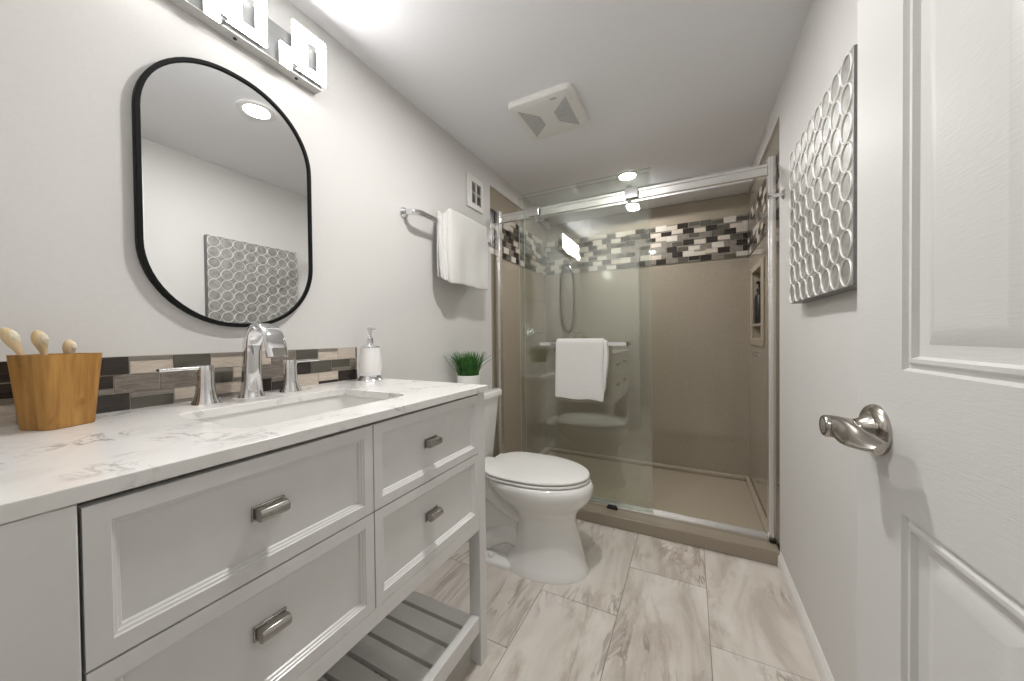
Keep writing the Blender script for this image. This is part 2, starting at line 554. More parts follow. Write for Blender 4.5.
# ---------------------------------------------------------------- shower door
sd = thing('shower_door', 'sliding glass shower door with chrome frame above the tan curb', 'shower door', (-.4, 2.05, .067))
b = MB('satin_chrome')
b.box(-1.135, .335, 2.052, 2.068, 1.828, 1.880)
b.box(-1.135, .335, 2.046, 2.052, 1.866, 1.880); b.box(-1.135, .335, 2.046, 2.052, 1.828, 1.838)
b.build('header_rail', sd, bevel=.0012)
for x0, x1 in ((.336, XR-.001), (XL+.001, -1.128)):
    b = MB('satin_chrome')
    b.box(x0, x1, 2.036, 2.076, .067, 1.908)
    b.box(x0+.009, x1-.009, 2.033, 2.036, .067, 1.908)
    b.build('jamb', sd, bevel=.002)
b = MB('satin_chrome'); b.box(-1.128, .336, 2.036, 2.082, .0665, .074); b.box(-1.128, .336, 2.032, 2.036, .0665, .082); b.box(-1.128, .336, 2.080, 2.084, .0665, .09); b.build('bottom_track', sd, bevel=.001)
b = MB('black_plastic'); b.box(-.43, -.37, 2.022, 2.0318, .067, .082); b.box(-.425, -.375, 2.024, 2.034, .082, .090); b.build('floor_guide', sd, bevel=.002)
b = MB('black_plastic'); b.box(.338, .364, 2.022, 2.0345, .067, .085); b.build('jamb_cap', sd, bevel=.002)
for (x0, x1, y0, y1, z1, front) in ((-.945, -.183, 2.036, 2.044, 1.978, True), (-1.0, -.20, 2.074, 2.082, 1.972, False)):
    b = MB('shower_glass', 'glass_edge'); b.box(x0, x1, y0, y1, .0915, z1); g = b.build('glass_panel', sd)
    for p in g.data.polygons:
        p.material_index = 0 if abs(p.normal.y) > .5 else 1
    for xr in ((-.285, -.875) if front else (-.30, -.88)):
        b = MB('chrome')
        if front:
            b.box(xr-.035, xr+.035, 2.022, 2.0355, 1.828, 1.884)
            b.box(xr-.025, xr+.025, 2.0365, 2.07, 1.8805, 1.892)
        else:
            b.lathe([(.018, 0), (.018, .012)], (xr, 2.0565, 1.8985), 'y')
            b.box(xr-.012, xr+.012, 2.0685, 2.0735, 1.80, 1.912)
        b.build('roller_bracket', g, bevel=.002)
    if front:
        b = MB('chrome')
        b.box(-.828, -.309, 1.994, 2.006, 1.008, 1.030)
        b.lathe([(.009, 0), (.009, .03)], (-.812, 2.0055, 1.019), 'y', 16); b.lathe([(.009, 0), (.009, .03)], (-.325, 2.0055, 1.019), 'y', 16)
        b.build('door_towel_bar', g, bevel=.002)
        b = MB('black_plastic'); b.box(-.3089, -.304, 1.993, 2.007, 1.007, 1.031); b.build('bar_end_cap', g, bevel=.001)

# towel hung on the glass door
def draped_sheet(b, prof, along, nseg, disp):
    """loft a closed thick profile along a direction; disp(point, t, k) moves points"""
    rings = []
    for i in range(nseg+1):
        t = i/nseg
        rings.append([disp(p, t, k) for k, p in enumerate(prof)])
    b.loft(rings, (True, True))
def thick(path, th):
    """closed outline around an open 2-D path"""
    P = [Vector((p[0], p[1])) for p in path]
    L, R_ = [], []
    for i, p in enumerate(P):
        d = (P[min(i+1, len(P)-1)]-P[max(i-1, 0)]).normalized()
        n = Vector((-d.y, d.x))
        h = th[i] if isinstance(th, list) else th
        L.append(p+n*h/2); R_.append(p-n*h/2)
    return L + R_[::-1]
def arch_path(x0, x1, ztop, zb0, zb1, n=10, m=14):
    """over a bar: front leg at x0 (down to zb0), back leg at x1"""
    r = (x1-x0)/2; cx = (x0+x1)/2
    pts = [(x0, zb0+(ztop-r-zb0)*i/m) for i in range(m)]
    pts += [(cx-r*math.cos(PI*i/n), ztop-r+r*math.sin(PI*i/n)) for i in range(n+1)]
    pts += [(x1, ztop-r-(ztop-r-zb1)*(i+1)/m) for i in range(m)]
    return pts
tw = thing('hand_towel', 'white towel folded over the chrome bar of the glass shower door', 'towel', (-.58, 2.0, .69))
b = MB('towel_cloth')
pr1 = thick(arch_path(1.975, 2.022, 1.047, .698, .74), .010)
def d1(p, t, k):
    x = -.717+.290*t
    z = p.y; y = p.x
    if y < 1.99:
        low = max(0, (1.04-z)/.35)
        y += -.006*math.sin(t*9)*low - .004*math.sin(t*4+1)*low
        x += (-.006 if t < .5 else .0)*low
        x -= .010*max(0, t-.8)/.2*math.sin(low*3.0)
        z += .004*math.sin(t*11)*low - .004*t*low
    return (x, y, z)
draped_sheet(b, pr1, None, 30, d1)
b.build('outer_fold', tw, subsurf=1)
b = MB('towel_cloth')
pr2 = thick(arch_path(1.985, 2.016, 1.038, .745, .75), .007)
def d2(p, t, k):
    x = -.70+.286*t
    z = p.y; low = max(0, (1.03-z)/.3)
    x += .010*math.sin(low*4.2+.5)*t
    return (x, p.x+.002*math.sin(t*7)*low, z+.015*(1-t)*low)
draped_sheet(b, pr2, None, 24, d2)
b.build('inner_fold', tw, subsurf=1)

# ---------------------------------------------------------------- shower fittings
def fitting_valve():
    t = thing('shower_valve', 'round chrome shower valve with lever on the left shower wall', 'shower valve', (XPL, 2.56, 1.10))
    b = MB('chrome'); b.lathe([(.078, 0), (.078, .004), (.07, .010), (.04, .014), (.034, .03), (.026, .055), (.022, .06)], (XPL+.0005, 2.56, 1.10), 'x'); b.build('escutcheon', t)
    b = MB('chrome'); b.sweep([(XPL+.0575, 2.56, 1.10), (XPL+.064, 2.60, 1.098), (XPL+.068, 2.66, 1.094), (XPL+.07, 2.69, 1.092)], lambda i: [.014, .011, .008, .007][i], n=14); b.build('lever', t)
fitting_valve()
sh = thing('overhead_shower', 'dark chrome shower head on a bent arm under the shower ceiling', 'shower head', (XPL, 2.5, 2.0))
b = MB('chrome'); b.lathe([(.032, 0), (.028, .006), (.012, .012)], (XPL+.0005, 2.5, 1.985), 'x', 24); b.build('flange', sh)
b = MB('chrome'); b.sweep(smoothpath([(XPL+.006, 2.5, 1.985), (XPL+.08, 2.5, 1.992), (XPL+.14, 2.5, 1.985), (XPL+.17, 2.5, 1.962)], 6), .0095, up=(0, 1, 0)); b.build('arm', sh)
b = MB('rubber_grey', 'dark_plastic')
Rm = Matrix.Translation((XPL+.195, 2.5, 1.935)) @ Matrix.Rotation(math.radians(38), 4, 'Y')
b.lathe([(.012, .03), (.016, .012), (.045, -.01), (.052, -.018), (.052, -.032)], (0, 0, 0), 'z', 32)
b.lathe([(.048, -.0325), (.046, -.035)], (0, 0, 0), 'z', 32, 1)
b.build('spray_head', sh, xf=Rm)
hs = thing('shower_hose', 'grey flexible shower hose hanging in a long loop behind the glass', 'hose', (-.86, 2.9, 1.1))
b = MB('hose_metal')
cx_, cy_, zt, zb_ = -.94, 2.90, 1.675, 1.085
pts = []
for i in range(49):
    a = PI*1.5 - 2*PI*i/49*.985 - .05
    wx = .058*(1+.15*math.sin(a))
    pts.append((cx_+wx*math.copysign(abs(math.cos(a))**.8, math.cos(a)) + .0, cy_+.012*math.cos(a), (zt+zb_)/2+(zt-zb_)/2*math.copysign(abs(math.sin(a))**1.25, math.sin(a))))
b.sweep(smoothpath(pts, 3), .0062, up=(0, 1, 0), n=10)
b.build('hose', hs)
b = MB('chrome'); b.box(cx_-.014, cx_+.014, 2.925, YB-.0005, 1.640, 1.662); b.lathe([(.010, 0), (.010, .045)], (cx_, 2.882, 1.655), 'y', 16); b.build('wall_hook', hs, bevel=.002)

# recessed niche on the right shower wall with bottle
nc = thing('shower_niche', 'pale framed recessed niche with two compartments in right shower wall', 'niche', (XPR, 2.6, 1.0))
b = MB('tan_pan')
fx0, fx1 = XPR-.012, XPR-.0005
fy0, fy1, fz0, fz1 = 2.39, 2.82, .995, 1.50
b.box(fx0, fx1, fy0, NY0+.004, fz0, fz1); b.box(fx0, fx1, NY1-.004, fy1, fz0, fz1); b.box(fx0, fx1, NY0, NY1, fz0, NZ0+.004); b.box(fx0, fx1, NY0, NY1, NZ1-.004, fz1)
b.build('frame', nc, bevel=.003)
b = MB('tan_pan')
d0, d1_ = XPR+.001, XR+.099
b.box(d0, d1_, NY0+.0005, NY0+.005, NZ0+.0005, NZ1-.0005); b.box(d0, d1_, NY1-.005, NY1-.0005, NZ0+.0005, NZ1-.0005)
b.box(d0, d1_, NY0+.005, NY1-.005, NZ0+.0005, NZ0+.005); b.box(d0, d1_, NY0+.005, NY1-.005, NZ1-.005, NZ1-.0005); b.box(d1_-.004, d1_, NY0+.005, NY1-.005, NZ0+.005, NZ1-.005)
b.build('liner', nc)
b = MB('tan_pan'); b.box(XPR-.010, d1_-.0045, NY0+.0055, NY1-.0055, 1.115, 1.13); b.build('shelf', nc, bevel=.002)
bt = thing('pump_bottle', 'dark grey pump bottle standing on the shelf in the shower niche', 'bottle', (XPR+.024, 2.728, 1.1305))
b = MB('dark_plastic'); b.lathe([(.024, 0), (.027, .006), (.027, .16), (.022, .185), (.011, .195), (.011, .21)], (XPR+.024, 2.728, 1.1305)); b.build('body', bt)
b = MB('black_plastic'); b.lathe([(.015, 0), (.015, .018), (.005, .02), (.005, .05), (.014, .052), (.014, .062)], (XPR+.024, 2.728, 1.3405)); b.sweep([(XPR+.024, 2.728, 1.397), (XPR+.012, 2.70, 1.399), (XPR+.006, 2.685, 1.388)], .006, n=10); b.build('pump', bt)
hk = thing('small_hook', 'tiny dark hook fixed just below the shower niche', 'hook', (XPR, 2.65, .93))
b = MB('hose_metal'); b.box(XPR-.004, XPR-.0005, 2.642, 2.658, .925, .955); b.build('plate', hk, bevel=.001)
b = MB('hose_metal'); b.sweep([(XPR-.003, 2.65, .94), (XPR-.010, 2.65, .933), (XPR-.015, 2.65, .938), (XPR-.015, 2.65, .946)], .0035, n=10); b.build('peg', hk)

# robe hook on the right wall
rh = thing('robe_hook', 'chrome robe hook on the right wall beside the silver artwork', 'hook', (XR, 1.874, 1.668))
b = MB('chrome'); b.lathe([(.022, 0), (.022, -.004), (.016, -.01), (.011, -.012)], (XR-.0005, 1.874, 1.668), 'x', 28); b.build('base', rh)
b = MB('chrome'); b.lathe([(.008, -.01), (.008, -.045), (.013, -.047), (.013, -.056), (.010, -.058)], (XR-.0005, 1.874, 1.668), 'x', 24); b.build('peg', rh)

# ---------------------------------------------------------------- vanity
XV = -.605           # front face
VY0, VY1, ZV = .066, .978, .889
va = thing('bathroom_vanity', 'white wooden vanity cabinet with four drawers and open slatted shelf', 'vanity', (-.88, .52, 0))
def vbox(name, x0, x1, y0, y1, z0, z1, bevel=.0015, mt='vanity_paint', parent=va):
    b = MB(mt); b.box(x0, x1, y0, y1, z0, z1); return b.build(name, parent, bevel=bevel)
for (x0, x1) in ((XV-.042, XV), (-1.155, -1.113)):
    vbox('leg', x0, x1, VY0, .1205, 0, ZV-.0005)
    vbox('leg', x0, x1, .939, VY1, 0, ZV-.0005)
# carcass: side panels, bottom, back, rails
b = MB('vanity_paint')
b.box(-1.112, XV-.043, VY0+.006, VY0+.022, .455, ZV-.001); b.box(-1.112, XV-.043, VY1-.022, VY1-.006, .455, ZV-.001)
b.box(-1.112, XV-.045, .121, .933, .455, .470); b.box(-1.15, -1.135, .121, .933, .455, ZV-.001)
b.box(XV-.06, XV-.021, .515, .527, .47, ZV-.02)
b.build('carcass', va)
vbox('bottom_rail', XV-.02, XV, .1215, .9385, .447, .4835)
def drawer(y0, y1, z0, z1, py, pz, pw):
    """inset front: flat frame, stepped bevel, recessed field"""
    b = MB('vanity_paint')
    sx, sz = .0215, .0225
    steps = [(0, 0, 0), (sx, sz, 0), (sx+.0012, sz+.0012, -.0025), (sx+.0040, sz+.0040, -.0035), (sx+.0052, sz+.0052, -.006), (sx+.0080, sz+.0080, -.0072), (sx+.0095, sz+.0095, -.0105)]
    rings = [[(XV-.018, y, z) for y, z in ((y0, z0), (y1, z0), (y1, z1), (y0, z1))]]
    for a, c, d in steps:
        rings.append([(XV+d, y0+a, z0+c), (XV+d, y1-a, z0+c), (XV+d, y1-a, z1-c), (XV+d, y0+a, z1-c)])
    b.loft(rings, (True, True))
    o = b.build('drawer', va, angle=.3)
    b = MB('brushed_nickel')
    xf = XV-.0105
    hw = pw/2
    b.box(xf, xf+.004, py-hw, py+hw, pz-.012, pz+.012)
    prof = [(xf+.004, -.008), (xf+.014, -.0105), (xf+.021, -.009), (xf+.0245, -.004), (xf+.0245, .004), (xf+.021, .009), (xf+.014, .0105), (xf+.004, .008)]
    b.prism([(x, pz+z) for x, z in prof], 'y', py-hw+.003, py+hw-.003)
    b.build('drawer_pull', o, bevel=.001)
    return o
drawer(.1235, .5225, .6965, .8825, .320, .793, .050)
drawer(.1235, .5225, .4850, .6935, .319, .602, .050)
drawer(.5255, .9370, .6965, .8825, .719, .792, .050)
drawer(.5255, .9370, .4850, .6935, .719, .600, .050)
# slatted shelf
vbox('shelf_rail', XV-.030, XV-.004, .121, .9385, .112, .162)
vbox('shelf_rail', -1.148, -1.122, .121, .9385, .112, .162)
y = .945-.0725
edges = [.882, .81, .738, .664, .592, .520, .448, .376, .304, .232, .160]
prev = .9385
for e in edges:
    vbox('shelf_slat', -1.1215, XV-.0305, e+.0065, prev, .143, .158, .001)
    prev = e-.0065
vbox('shelf_slat', -1.1215, XV-.0305, .1215, prev, .143, .158, .001)

# worktop with basin cut-out
WY0, WY1, WX0, WX1 = .045, .983, -1.1615, -.593
HX0, HX1, HY0, HY1 = -.985, -.700, .327, .733
b = MB('quartz')
hole = rrect(HX0, HX1, HY0, HY1, .035, 6)
n = len(hole)
def ring_outer(pts):
    """project each hole point to the slab outline so the faces form a clean ring"""
    cx, cy = (HX0+HX1)/2, (HY0+HY1)/2
    o = []
    for x, y in pts:
        dx, dy = x-cx, y-cy
        s_ = min(((WX1-cx)/dx if dx > 0 else (WX0-cx)/dx) if abs(dx) > 1e-9 else 9e9, ((WY1-cy)/dy if dy > 0 else (WY0-cy)/dy) if abs(dy) > 1e-9 else 9e9)
        o.append((cx+dx*s_, cy+dy*s_))
    return o
outer = ring_outer(hole)
def snap(pts):
    for c in ((WX0, WY0), (WX1-.0115, WY0), (WX1, WY1), (WX0, WY1)):
        k = min(range(len(pts)), key=lambda i: (pts[i][0]-c[0])**2+(pts[i][1]-c[1])**2)
        pts[k] = c
    return pts
outer = snap(outer)
# the front edge runs a touch closer to the cabinet at the near end
outer = [(x-.0115*(WY1-y)/(WY1-WY0) if abs(x-WX1) < 1e-6 else x, y) for x, y in outer]
zt_, zb0 = .9095, .8895
rings = [[(x, y, zt_) for x, y in outer], [(x, y, zt_) for x, y in hole], [(x, y, zb0) for x, y in hole], [(x, y, zb0) for x, y in outer], [(x, y, zt_) for x, y in outer]]
b.loft(rings, (False, False))
bmesh.ops.remove_doubles(b.bm, verts=b.bm.verts, dist=1e-5)
tag(b.build('countertop', bevel=.0015), 'white quartz worktop with grey veining on top of the vanity', 'countertop')
# basin under it
b = MB('porcelain')
def zring(g, z, r):
    return [(x, y, z) for x, y in rrect(HX0-.006+g, HX1+.006-g, HY0-.006+g, HY1+.006-g, r, 6)]
b.loft([zring(-.012, .8888, .04), zring(0, .8888, .04), zring(.004, .86, .04), zring(.012, .80, .05), zring(.035, .775, .06), zring(.09, .768, .045)], (False, True))
b.loft([zring(-.012, .8888, .04), zring(-.012, .86, .045), zring(-.004, .79, .06), zring(.03, .767, .06), zring(.08, .75, .05)], (False, True))
sk = b.build('sink'); tag(sk, 'white rectangular undermount sink below the worktop cut-out', 'sink')
b = MB('chrome'); b.lathe([(.022, 0), (.022, .002), (.012, .003), (.001, .002)], ((HX0+HX1)/2, .535, .7685)); b.build('drain', sk)

# faucet: arched spout and two lever handles
FX = -1.082
fa = thing('faucet', 'chrome widespread faucet with arched spout and two lever handles', 'faucet', (FX, .534, .909))
def ell(a, b_, n=20, p=2.6):
    return superell(a, b_, p, n)
path = smoothpath([(FX-.006, .530, .9093), (FX-.006, .530, .925), (FX-.004, .530, .96), (FX-.001, .530, 1.02), (FX+.006, .530, 1.065), (FX+.030, .530, 1.096), (FX+.064, .530, 1.104), (FX+.097, .530, 1.087), (FX+.113, .530, 1.055), (FX+.120, .530, 1.022)], 6)
sec = [(.030, .026), (.026, .022), (.0228, .020), (.0215, .0195), (.0215, .016), (.0225, .010), (.024, .0072), (.0255, .0068), (.026, .0078), (.026, .0092)]
SS = lerp_list(sec, len(path))
b = MB('chrome')
b.sweep(path, lambda i: ell(SS[i][0], SS[i][1], 28, 3.4 if i > 20 else 2.6), up=(1, 0, .0001))
b.build('spout', fa)
b = MB('brushed_nickel'); b.box(FX+.1265, FX+.1302, .5165, .5435, 1.0255, 1.046); b.build('spout_outlet', fa)
for yy, sg in ((.424, -1), (.632, 1)):
    b = MB('chrome')
    b.lathe([(.0285, 0), (.028, .003), (.024, .012), (.0205, .028), (.0185, .05), (.018, .072), (.0176, .0725), (.0176, .0745), (.018, .075), (.018, .094), (.017, .096)], (FX, yy, .9093), 'z', 36)
    h = b.build('handle', fa)
    b = MB('chrome')
    b.sweep([(FX, yy+sg*.004, .9985), (FX+.001, yy+sg*.03, .9995), (FX+.002, yy+sg*.06, 1.000), (FX+.003, yy+sg*.088, .9995)], lambda i: [(u*k, w*k) for k in ([1, .95, .9, .85][i],) for u, w in rrect(-.009, .009, -.0042, .0042, .003, 3)])
    b.build('lever', h)

# soap pump
SX, SY = -1.068, .918
so = thing('soap_dispenser', 'white soap pump bottle with silver base at worktop end', 'soap dispenser', (SX, SY, .907))
b = MB('chrome'); b.lathe([(.045, 0), (.045, .003), (.041, .008), (.037, .017), (.036, .020)], (SX, SY, .9093)); b.build('base', so)
b = MB('soap_white'); b.lathe([(.036, .0195), (.0395, .04), (.0405, .06), (.039, .085), (.035, .115), (.0345, .123)], (SX, SY, .9093)); b.build('body', so)
b = MB('chrome'); b.lathe([(.0345, .1235), (.034, .127), (.020, .134), (.012, .140), (.011, .16), (.0085, .162), (.0055, .166), (.0055, .185)], (SX, SY, .9093)); b.build('collar', so)
b = MB('chrome'); b.lathe([(.006, .1845), (.0095, .186), (.0095, .197), (.007, .199)], (SX, SY, .9093), n=20); b.sweep([(SX, SY, 1.100), (SX+.02, SY-.005, 1.103), (SX+.04, SY-.012, 1.098)], .0042, n=10); b.build('nozzle', so)

# bamboo tumbler
cu = thing('bamboo_tumbler', 'tapered square bamboo tumbler at the left end of the worktop', 'tumbler', (-1.1, .20, .907))
def cup_ring(g, z, rr):
    s_ = .0322+g
    ang = math.radians(22)
    o = []
    for x, y in rrect(-s_, s_, -s_, s_, rr, 4):
        o.append((-1.062+x*math.cos(ang)-y*math.sin(ang),   .192+x*math.sin(ang)+y*math.cos(ang), z))
    return o
b = MB('bamboo')
b.loft([cup_ring(0, .9093, .008), cup_ring(.002, .911, .009), cup_ring(.0110, 1.0455, .012), cup_ring(.0060, 1.0455, .009), cup_ring(-.002, .925, .006)], (True, True))
b.build('cup', cu)
def brush(name, label, base, tip, r):
    """slim stem that swells to a rounded bulb"""
    t = thing(name, label, 'brush', base, 'wooden brushes in the bamboo tumbler')
    pts = [tuple(Vector(base).lerp(Vector(tip), f)) for f in (0, .3, .6, .74, .79, .84, .89, .94, .98, 1.0)]
    rad = [.30, .32, .34, .42, .62, .9, 1.0, .92, .6, .1]
    b = MB('brush_wood'); b.sweep(pts, lambda i: rad[i]*r, n=16); b.build('handle', t, subsurf=1)
    b = MB('bristle_cream')
    d = (Vector(tip)-Vector(base)).normalized()
    b.sweep([tuple(Vector(tip)-d*.030+Vector((.0035, .003, 0))), tuple(Vector(tip)-d*.018+Vector((.005, .004, 0))), tuple(Vector(tip)-d*.004+Vector((.0035, .003, 0)))], lambda i: [.5*r, .82*r, .5*r][i], n=14); b.build('bristles', t, subsurf=1)
brush('wooden_brush', 'pale wooden brush leaning furthest left out of the bamboo tumbler', (-1.060, .195, .928), (-1.072, .1365, 1.095), .0100)
brush('wooden_brush', 'pale wooden brush in the middle of the bamboo tumbler', (-1.072, .199, .928), (-1.069, .171, 1.091), .0100)
brush('wooden_brush', 'pale wooden brush at the right side of the bamboo tumbler', (-1.066, .208, .928), (-1.068, .208, 1.073), .0090)

# ---------------------------------------------------------------- mirror
mi = thing('wall_mirror', 'tall rounded wall mirror with thin black frame above the sink', 'mirror', (XL, .532, 1.11))
my0, my1, mz0, mz1, mr = .3265, .7485, 1.104, 1.822, .203
b = MB('black_frame')
def mring(g, x):
    return [(x, y, z) for y, z in rrect(my0+g, my1-g, mz0+g, mz1-g, mr-g, 16)]
b.loft([mring(.001, XL+.0005), mring(0, XL+.004), mring(0, XL+.0205), mring(.0012, XL+.022), mring(.0088, XL+.022), mring(.010, XL+.021), mring(.010, XL+.0165), mring(.010, XL+.0005), mring(.001, XL+.0005)], (False, False))
b.build('frame', mi)
b = MB('mirror_glass'); b.loft([mring(.0102, XL+.011), mring(.0102, XL+.0165)], (True, True)); b.build('glass', mi)

# ---------------------------------------------------------------- vanity light
vl = thing('vanity_light', 'long vanity light of overlapping lit white square shades above mirror', 'wall light', (XL, .532, 1.92))
LY0, LY1, LZ0, LZ1, LX = .283, .781, 1.921, 2.037, -1.126
b = MB('lamp_plate'); b.box(XL+.0005, LX, LY0, LY1, LZ0+.0045, LZ1); b.build('back_plate', vl, bevel=.001)
b = MB('lamp_rim'); b.box(XL+.0005, LX+.001, LY0-.001, LY1+.001, LZ0, LZ0+.004); b.build('bottom_rim', vl, bevel=.001)
def glow(o):
    """the face towards the room is the lit diffuser; edges and the opaque rear give less"""
    for p in o.data.polygons:
        p.material_index = 0 if p.normal.x > .5 or p.normal.z < -.5 else (2 if p.normal.x < -.5 else 1)
def frame(bb, x0, x1, y0, y1, z0, z1, oy0, oy1, oz0, oz1):
    bb.box(x0, x1, y0, y1, z0, oz0); bb.box(x0, x1, y0, y1, oz1, z1); bb.box(x0, x1, y0, oy0, oz0, oz1); bb.box(x0, x1, oy1, y1, oz0, oz1)
for o_ in (.351, .5375, .724):
    x0, x1 = LX+.012, LX+.018
    b = MB('lit_shade', 'lit_shade_edge', 'lit_shade_rear')
    frame(b, x0, x1, o_-.049, o_+.062, 1.931, 2.076, o_-.002, o_+.033, 1.957, 2.046)
    glow(b.build('shade', vl))
    b = MB('lit_shade', 'lit_shade_edge', 'lit_shade_rear'); b.box(x0, x1, o_-.088, o_-.053, 1.914, 1.980); glow(b.build('shade', vl))
    b = MB('lamp_plate'); b.box(LX, LX+.030, o_-.059, o_-.042, 1.9235, 1.9305); b.build('arm', vl, bevel=.001)
for yy in (.36, .532, .704):
    b = MB('slot_dark'); b.lathe([(.0045, 0), (.0045, -.003)], (XL+.02, yy, LZ0), 'z', 16); b.build('screw', vl)

# ---------------------------------------------------------------- ceiling fittings
def downlight(label, x, y, z, mname):
    t = thing('recessed_light', label, 'ceiling light', (x, y, z-.008))
    b = MB('white_trim'); b.lathe([(.080, 0), (.080, -.004), (.074, -.0065), (.056, -.0065), (.0505, -.001)], (x, y, z-.0005), 'z', 48, caps=(False, False)); b.build('trim_ring', t)
    b = MB(mname); b.lathe([(.0500, -.001), (.0500, -.0035), (.035, -.0042), (.001, -.0044)], (x, y, z-.0005), 'z', 48); b.build('diffuser', t)
downlight('lit round ceiling light seen in the mirror, above the floor by the vanity', -.43, .952, ZC, 'lit_disc')
downlight('lit round ceiling light over the shower, above the glass door', -.379, 2.53, ZC, 'lit_disc_shower')
downlight('added round fill light in the unseen hall behind the doorway', -.35, -.75, ZC, 'fill_disc_hall')  # unseen fill added behind the camera to brighten the room

ef = thing('exhaust_fan', 'square white exhaust fan cover on the ceiling', 'exhaust fan', (-.612, 1.634, ZC-.03))
b = MB('white_trim')
def fring(g, z):
    return [(x, y, z) for x, y in rrect(-.772+g, -.452-g, 1.472+g, 1.797-g, .03-min(g, .02)*.5, 6)]
b.loft([fring(0, ZC-.0005), fring(0, ZC-.016), fring(.006, ZC-.024), fring(.022, ZC-.028), fring(.05, ZC-.029)], (True, True))
b.build('cover', ef)
fz = ZC-.0293
cx, cy = -.612, 1.634
for sg in (-1, 1):
    b = MB('grille_grey', 'slot_dark')
    xo, xi = cx+sg*.118, cx+sg*.036
    pts = [(xo, cy-.118), (xo, cy+.118), (xi, cy+.038), (xi, cy-.038)]
    if sg > 0: pts = pts[::-1]
    b.prism(pts, 'z', fz-.0012, fz+.0005)
    for k in range(-5, 6):
        yy = cy+k*.0195
        w_ = (abs(yy-cy)-.038)/.08
        xs = xi if w_ < 0 else xi+(xo-xi)*w_
        b.box(min(xs, xo)+.002, max(xs, xo)-.002, yy-.0014, yy+.0014, fz-.003, fz-.001, 0)
    b.build('grille', ef)
b = MB('grille_grey'); b.prism([(-.548+.022*math.cos(a*PI/8)*.8, 1.505+.007*math.sin(a*PI/8)) for a in range(16)], 'z', fz-.001, fz+.0005)
b.build('badge', ef)

# wall vent on the left wall
wv = thing('wall_vent', 'white louvred vent grille high on the left wall above towel', 'vent', (XL, 1.79, 1.83))
vy0, vy1, vz0, vz1 = 1.705, 1.875, 1.838, 2.032
b = MB('white_trim')
x0, x1 = XL+.0005, XL+.012
iy0, iy1, iz0, iz1 = 1.748, 1.852, 1.872, 1.998
b.box(x0, x1, vy0, iy0, vz0, vz1); b.box(x0, x1, iy1, vy1, vz0, vz1); b.box(x0, x1, iy0, iy1, vz0, iz0); b.box(x0, x1, iy0, iy1, iz1, vz1)
ym = (iy0+iy1)/2; zm = (iz0+iz1)/2
b.box(x0, x1-.001, ym-.004, ym+.004, iz0, iz1); b.box(x0, x1-.001, iy0, iy1, zm-.004, zm+.004)
b.build('frame', wv, bevel=.002)
b = MB('slot_dark'); b.box(x0, x0+.001, iy0, iy1, iz0, iz1); b.build('duct_shade', wv)  # flat dark sheet: shade behind the louvres put into its colour
b = MB('white_trim')
for k in range(9):
    z = iz0+.008+k*(iz1-iz0-.010)/8.6
    b.poly([(x0+.0015, iy0, z+.002), (x0+.0015, iy1, z+.002), (x0+.0095, iy1, z), (x0+.0095, iy0, z)])
b.build('louvres', wv, solid=.0012)

# ---------------------------------------------------------------- towel bar and towel on the left wall
tb = thing('towel_bar', 'chrome towel bar on the left wall under the vent', 'towel bar', (XL, 1.5, 1.64))
RX = -1.088
for yy, sg in ((1.198, 1), (1.862, -1)):
    b = MB('chrome')
    b.lathe([(.026, 0), (.026, .005), (.021, .012), (.014, .020)], (XL+.0005, yy, 1.638), 'x', 28)
    b.sweep(smoothpath([(XL+.014, yy, 1.638), (XL+.04, yy, 1.637), (RX-.006, yy+sg*.010, 1.634), (RX, yy+sg*.04, 1.634)], 5), lambda i: rrect(-.010, .010, -.0125, .0125, .006, 4))
    b.build('bracket', tb)
b = MB('chrome'); b.prism(rrect(RX-.007, RX+.007, 1.622, 1.646, .004, 4), 'y', 1.225, 1.835); b.build('bar', tb)
bt_ = thing('bath_towel', 'white terry towel folded over the bar on the left wall', 'towel', (RX, 1.56, 1.34))
def towel_layer(name, xf, xb, zt, zf, zb, th, y0, y1, seed):
    b = MB('towel_cloth')
    pr_ = thick(arch_path(xf, xb, zt, zf, zb, 12, 12), th)
    R = random.Random(seed)
    ph = [R.uniform(0, 6) for _ in range(4)]
    def dsp(p, t, k):
        y = y0+(y1-y0)*t
        x, z = p.x, p.y
        low = max(0., (zt-z)/.3)
        s_ = 1 if x > RX else -1
        x += s_*(.0045*math.sin(t*8+ph[0])+.0035*math.sin(t*15+ph[1]))*min(1, low*2)
        e = max(0, .09-t)/.09
        x -= s_*.009*e*e
        z += .003*math.sin(t*9+ph[2])*low
        y += .004*math.sin(low*5+ph[3])*low*(1-t)
        return (x, y, z)
    draped_sheet(b, pr_, None, 34, dsp)
    return b.build(name, bt_, subsurf=1)
towel_layer('outer_fold', RX+.043, RX-.034, 1.667, 1.334, 1.37, .018, 1.378, 1.738, 1)
towel_layer('middle_fold', RX+.0255, RX-.0205, 1.6565, 1.343, 1.36, .011, 1.362, 1.732, 2)
towel_layer('inner_fold', RX+.0125, RX-.0115, 1.6505, 1.352, 1.36, .006, 1.348, 1.728, 3)

# ---------------------------------------------------------------- toilet
TY = 1.527
to = thing('toilet', 'white two-piece toilet between the vanity and the shower', 'toilet', (-.78, TY, 0))
def egg(xb, xf, hw, z, wpos=.45, n=40, pb=2.6, pf=2.0):
    """outline: back at xb, front at xf, widest at wpos of the length from the back"""
    xm = xb+(xf-xb)*wpos
    r = []
    for i in range(n):
        a = 2*PI*i/n
        ca, sa = math.cos(a), math.sin(a)
        if ca >= 0:
            x = xm+(xf-xm)*abs(ca)**(2/pf); y = hw*math.copysign(abs(sa)**(2/pf), sa)
        else:
            x = xm-(xm-xb)*abs(ca)**(2/pb); y = hw*math.copysign(abs(sa)**(2/pb), sa)
        r.append((x, TY+y, z))
    return r
b = MB('porcelain')
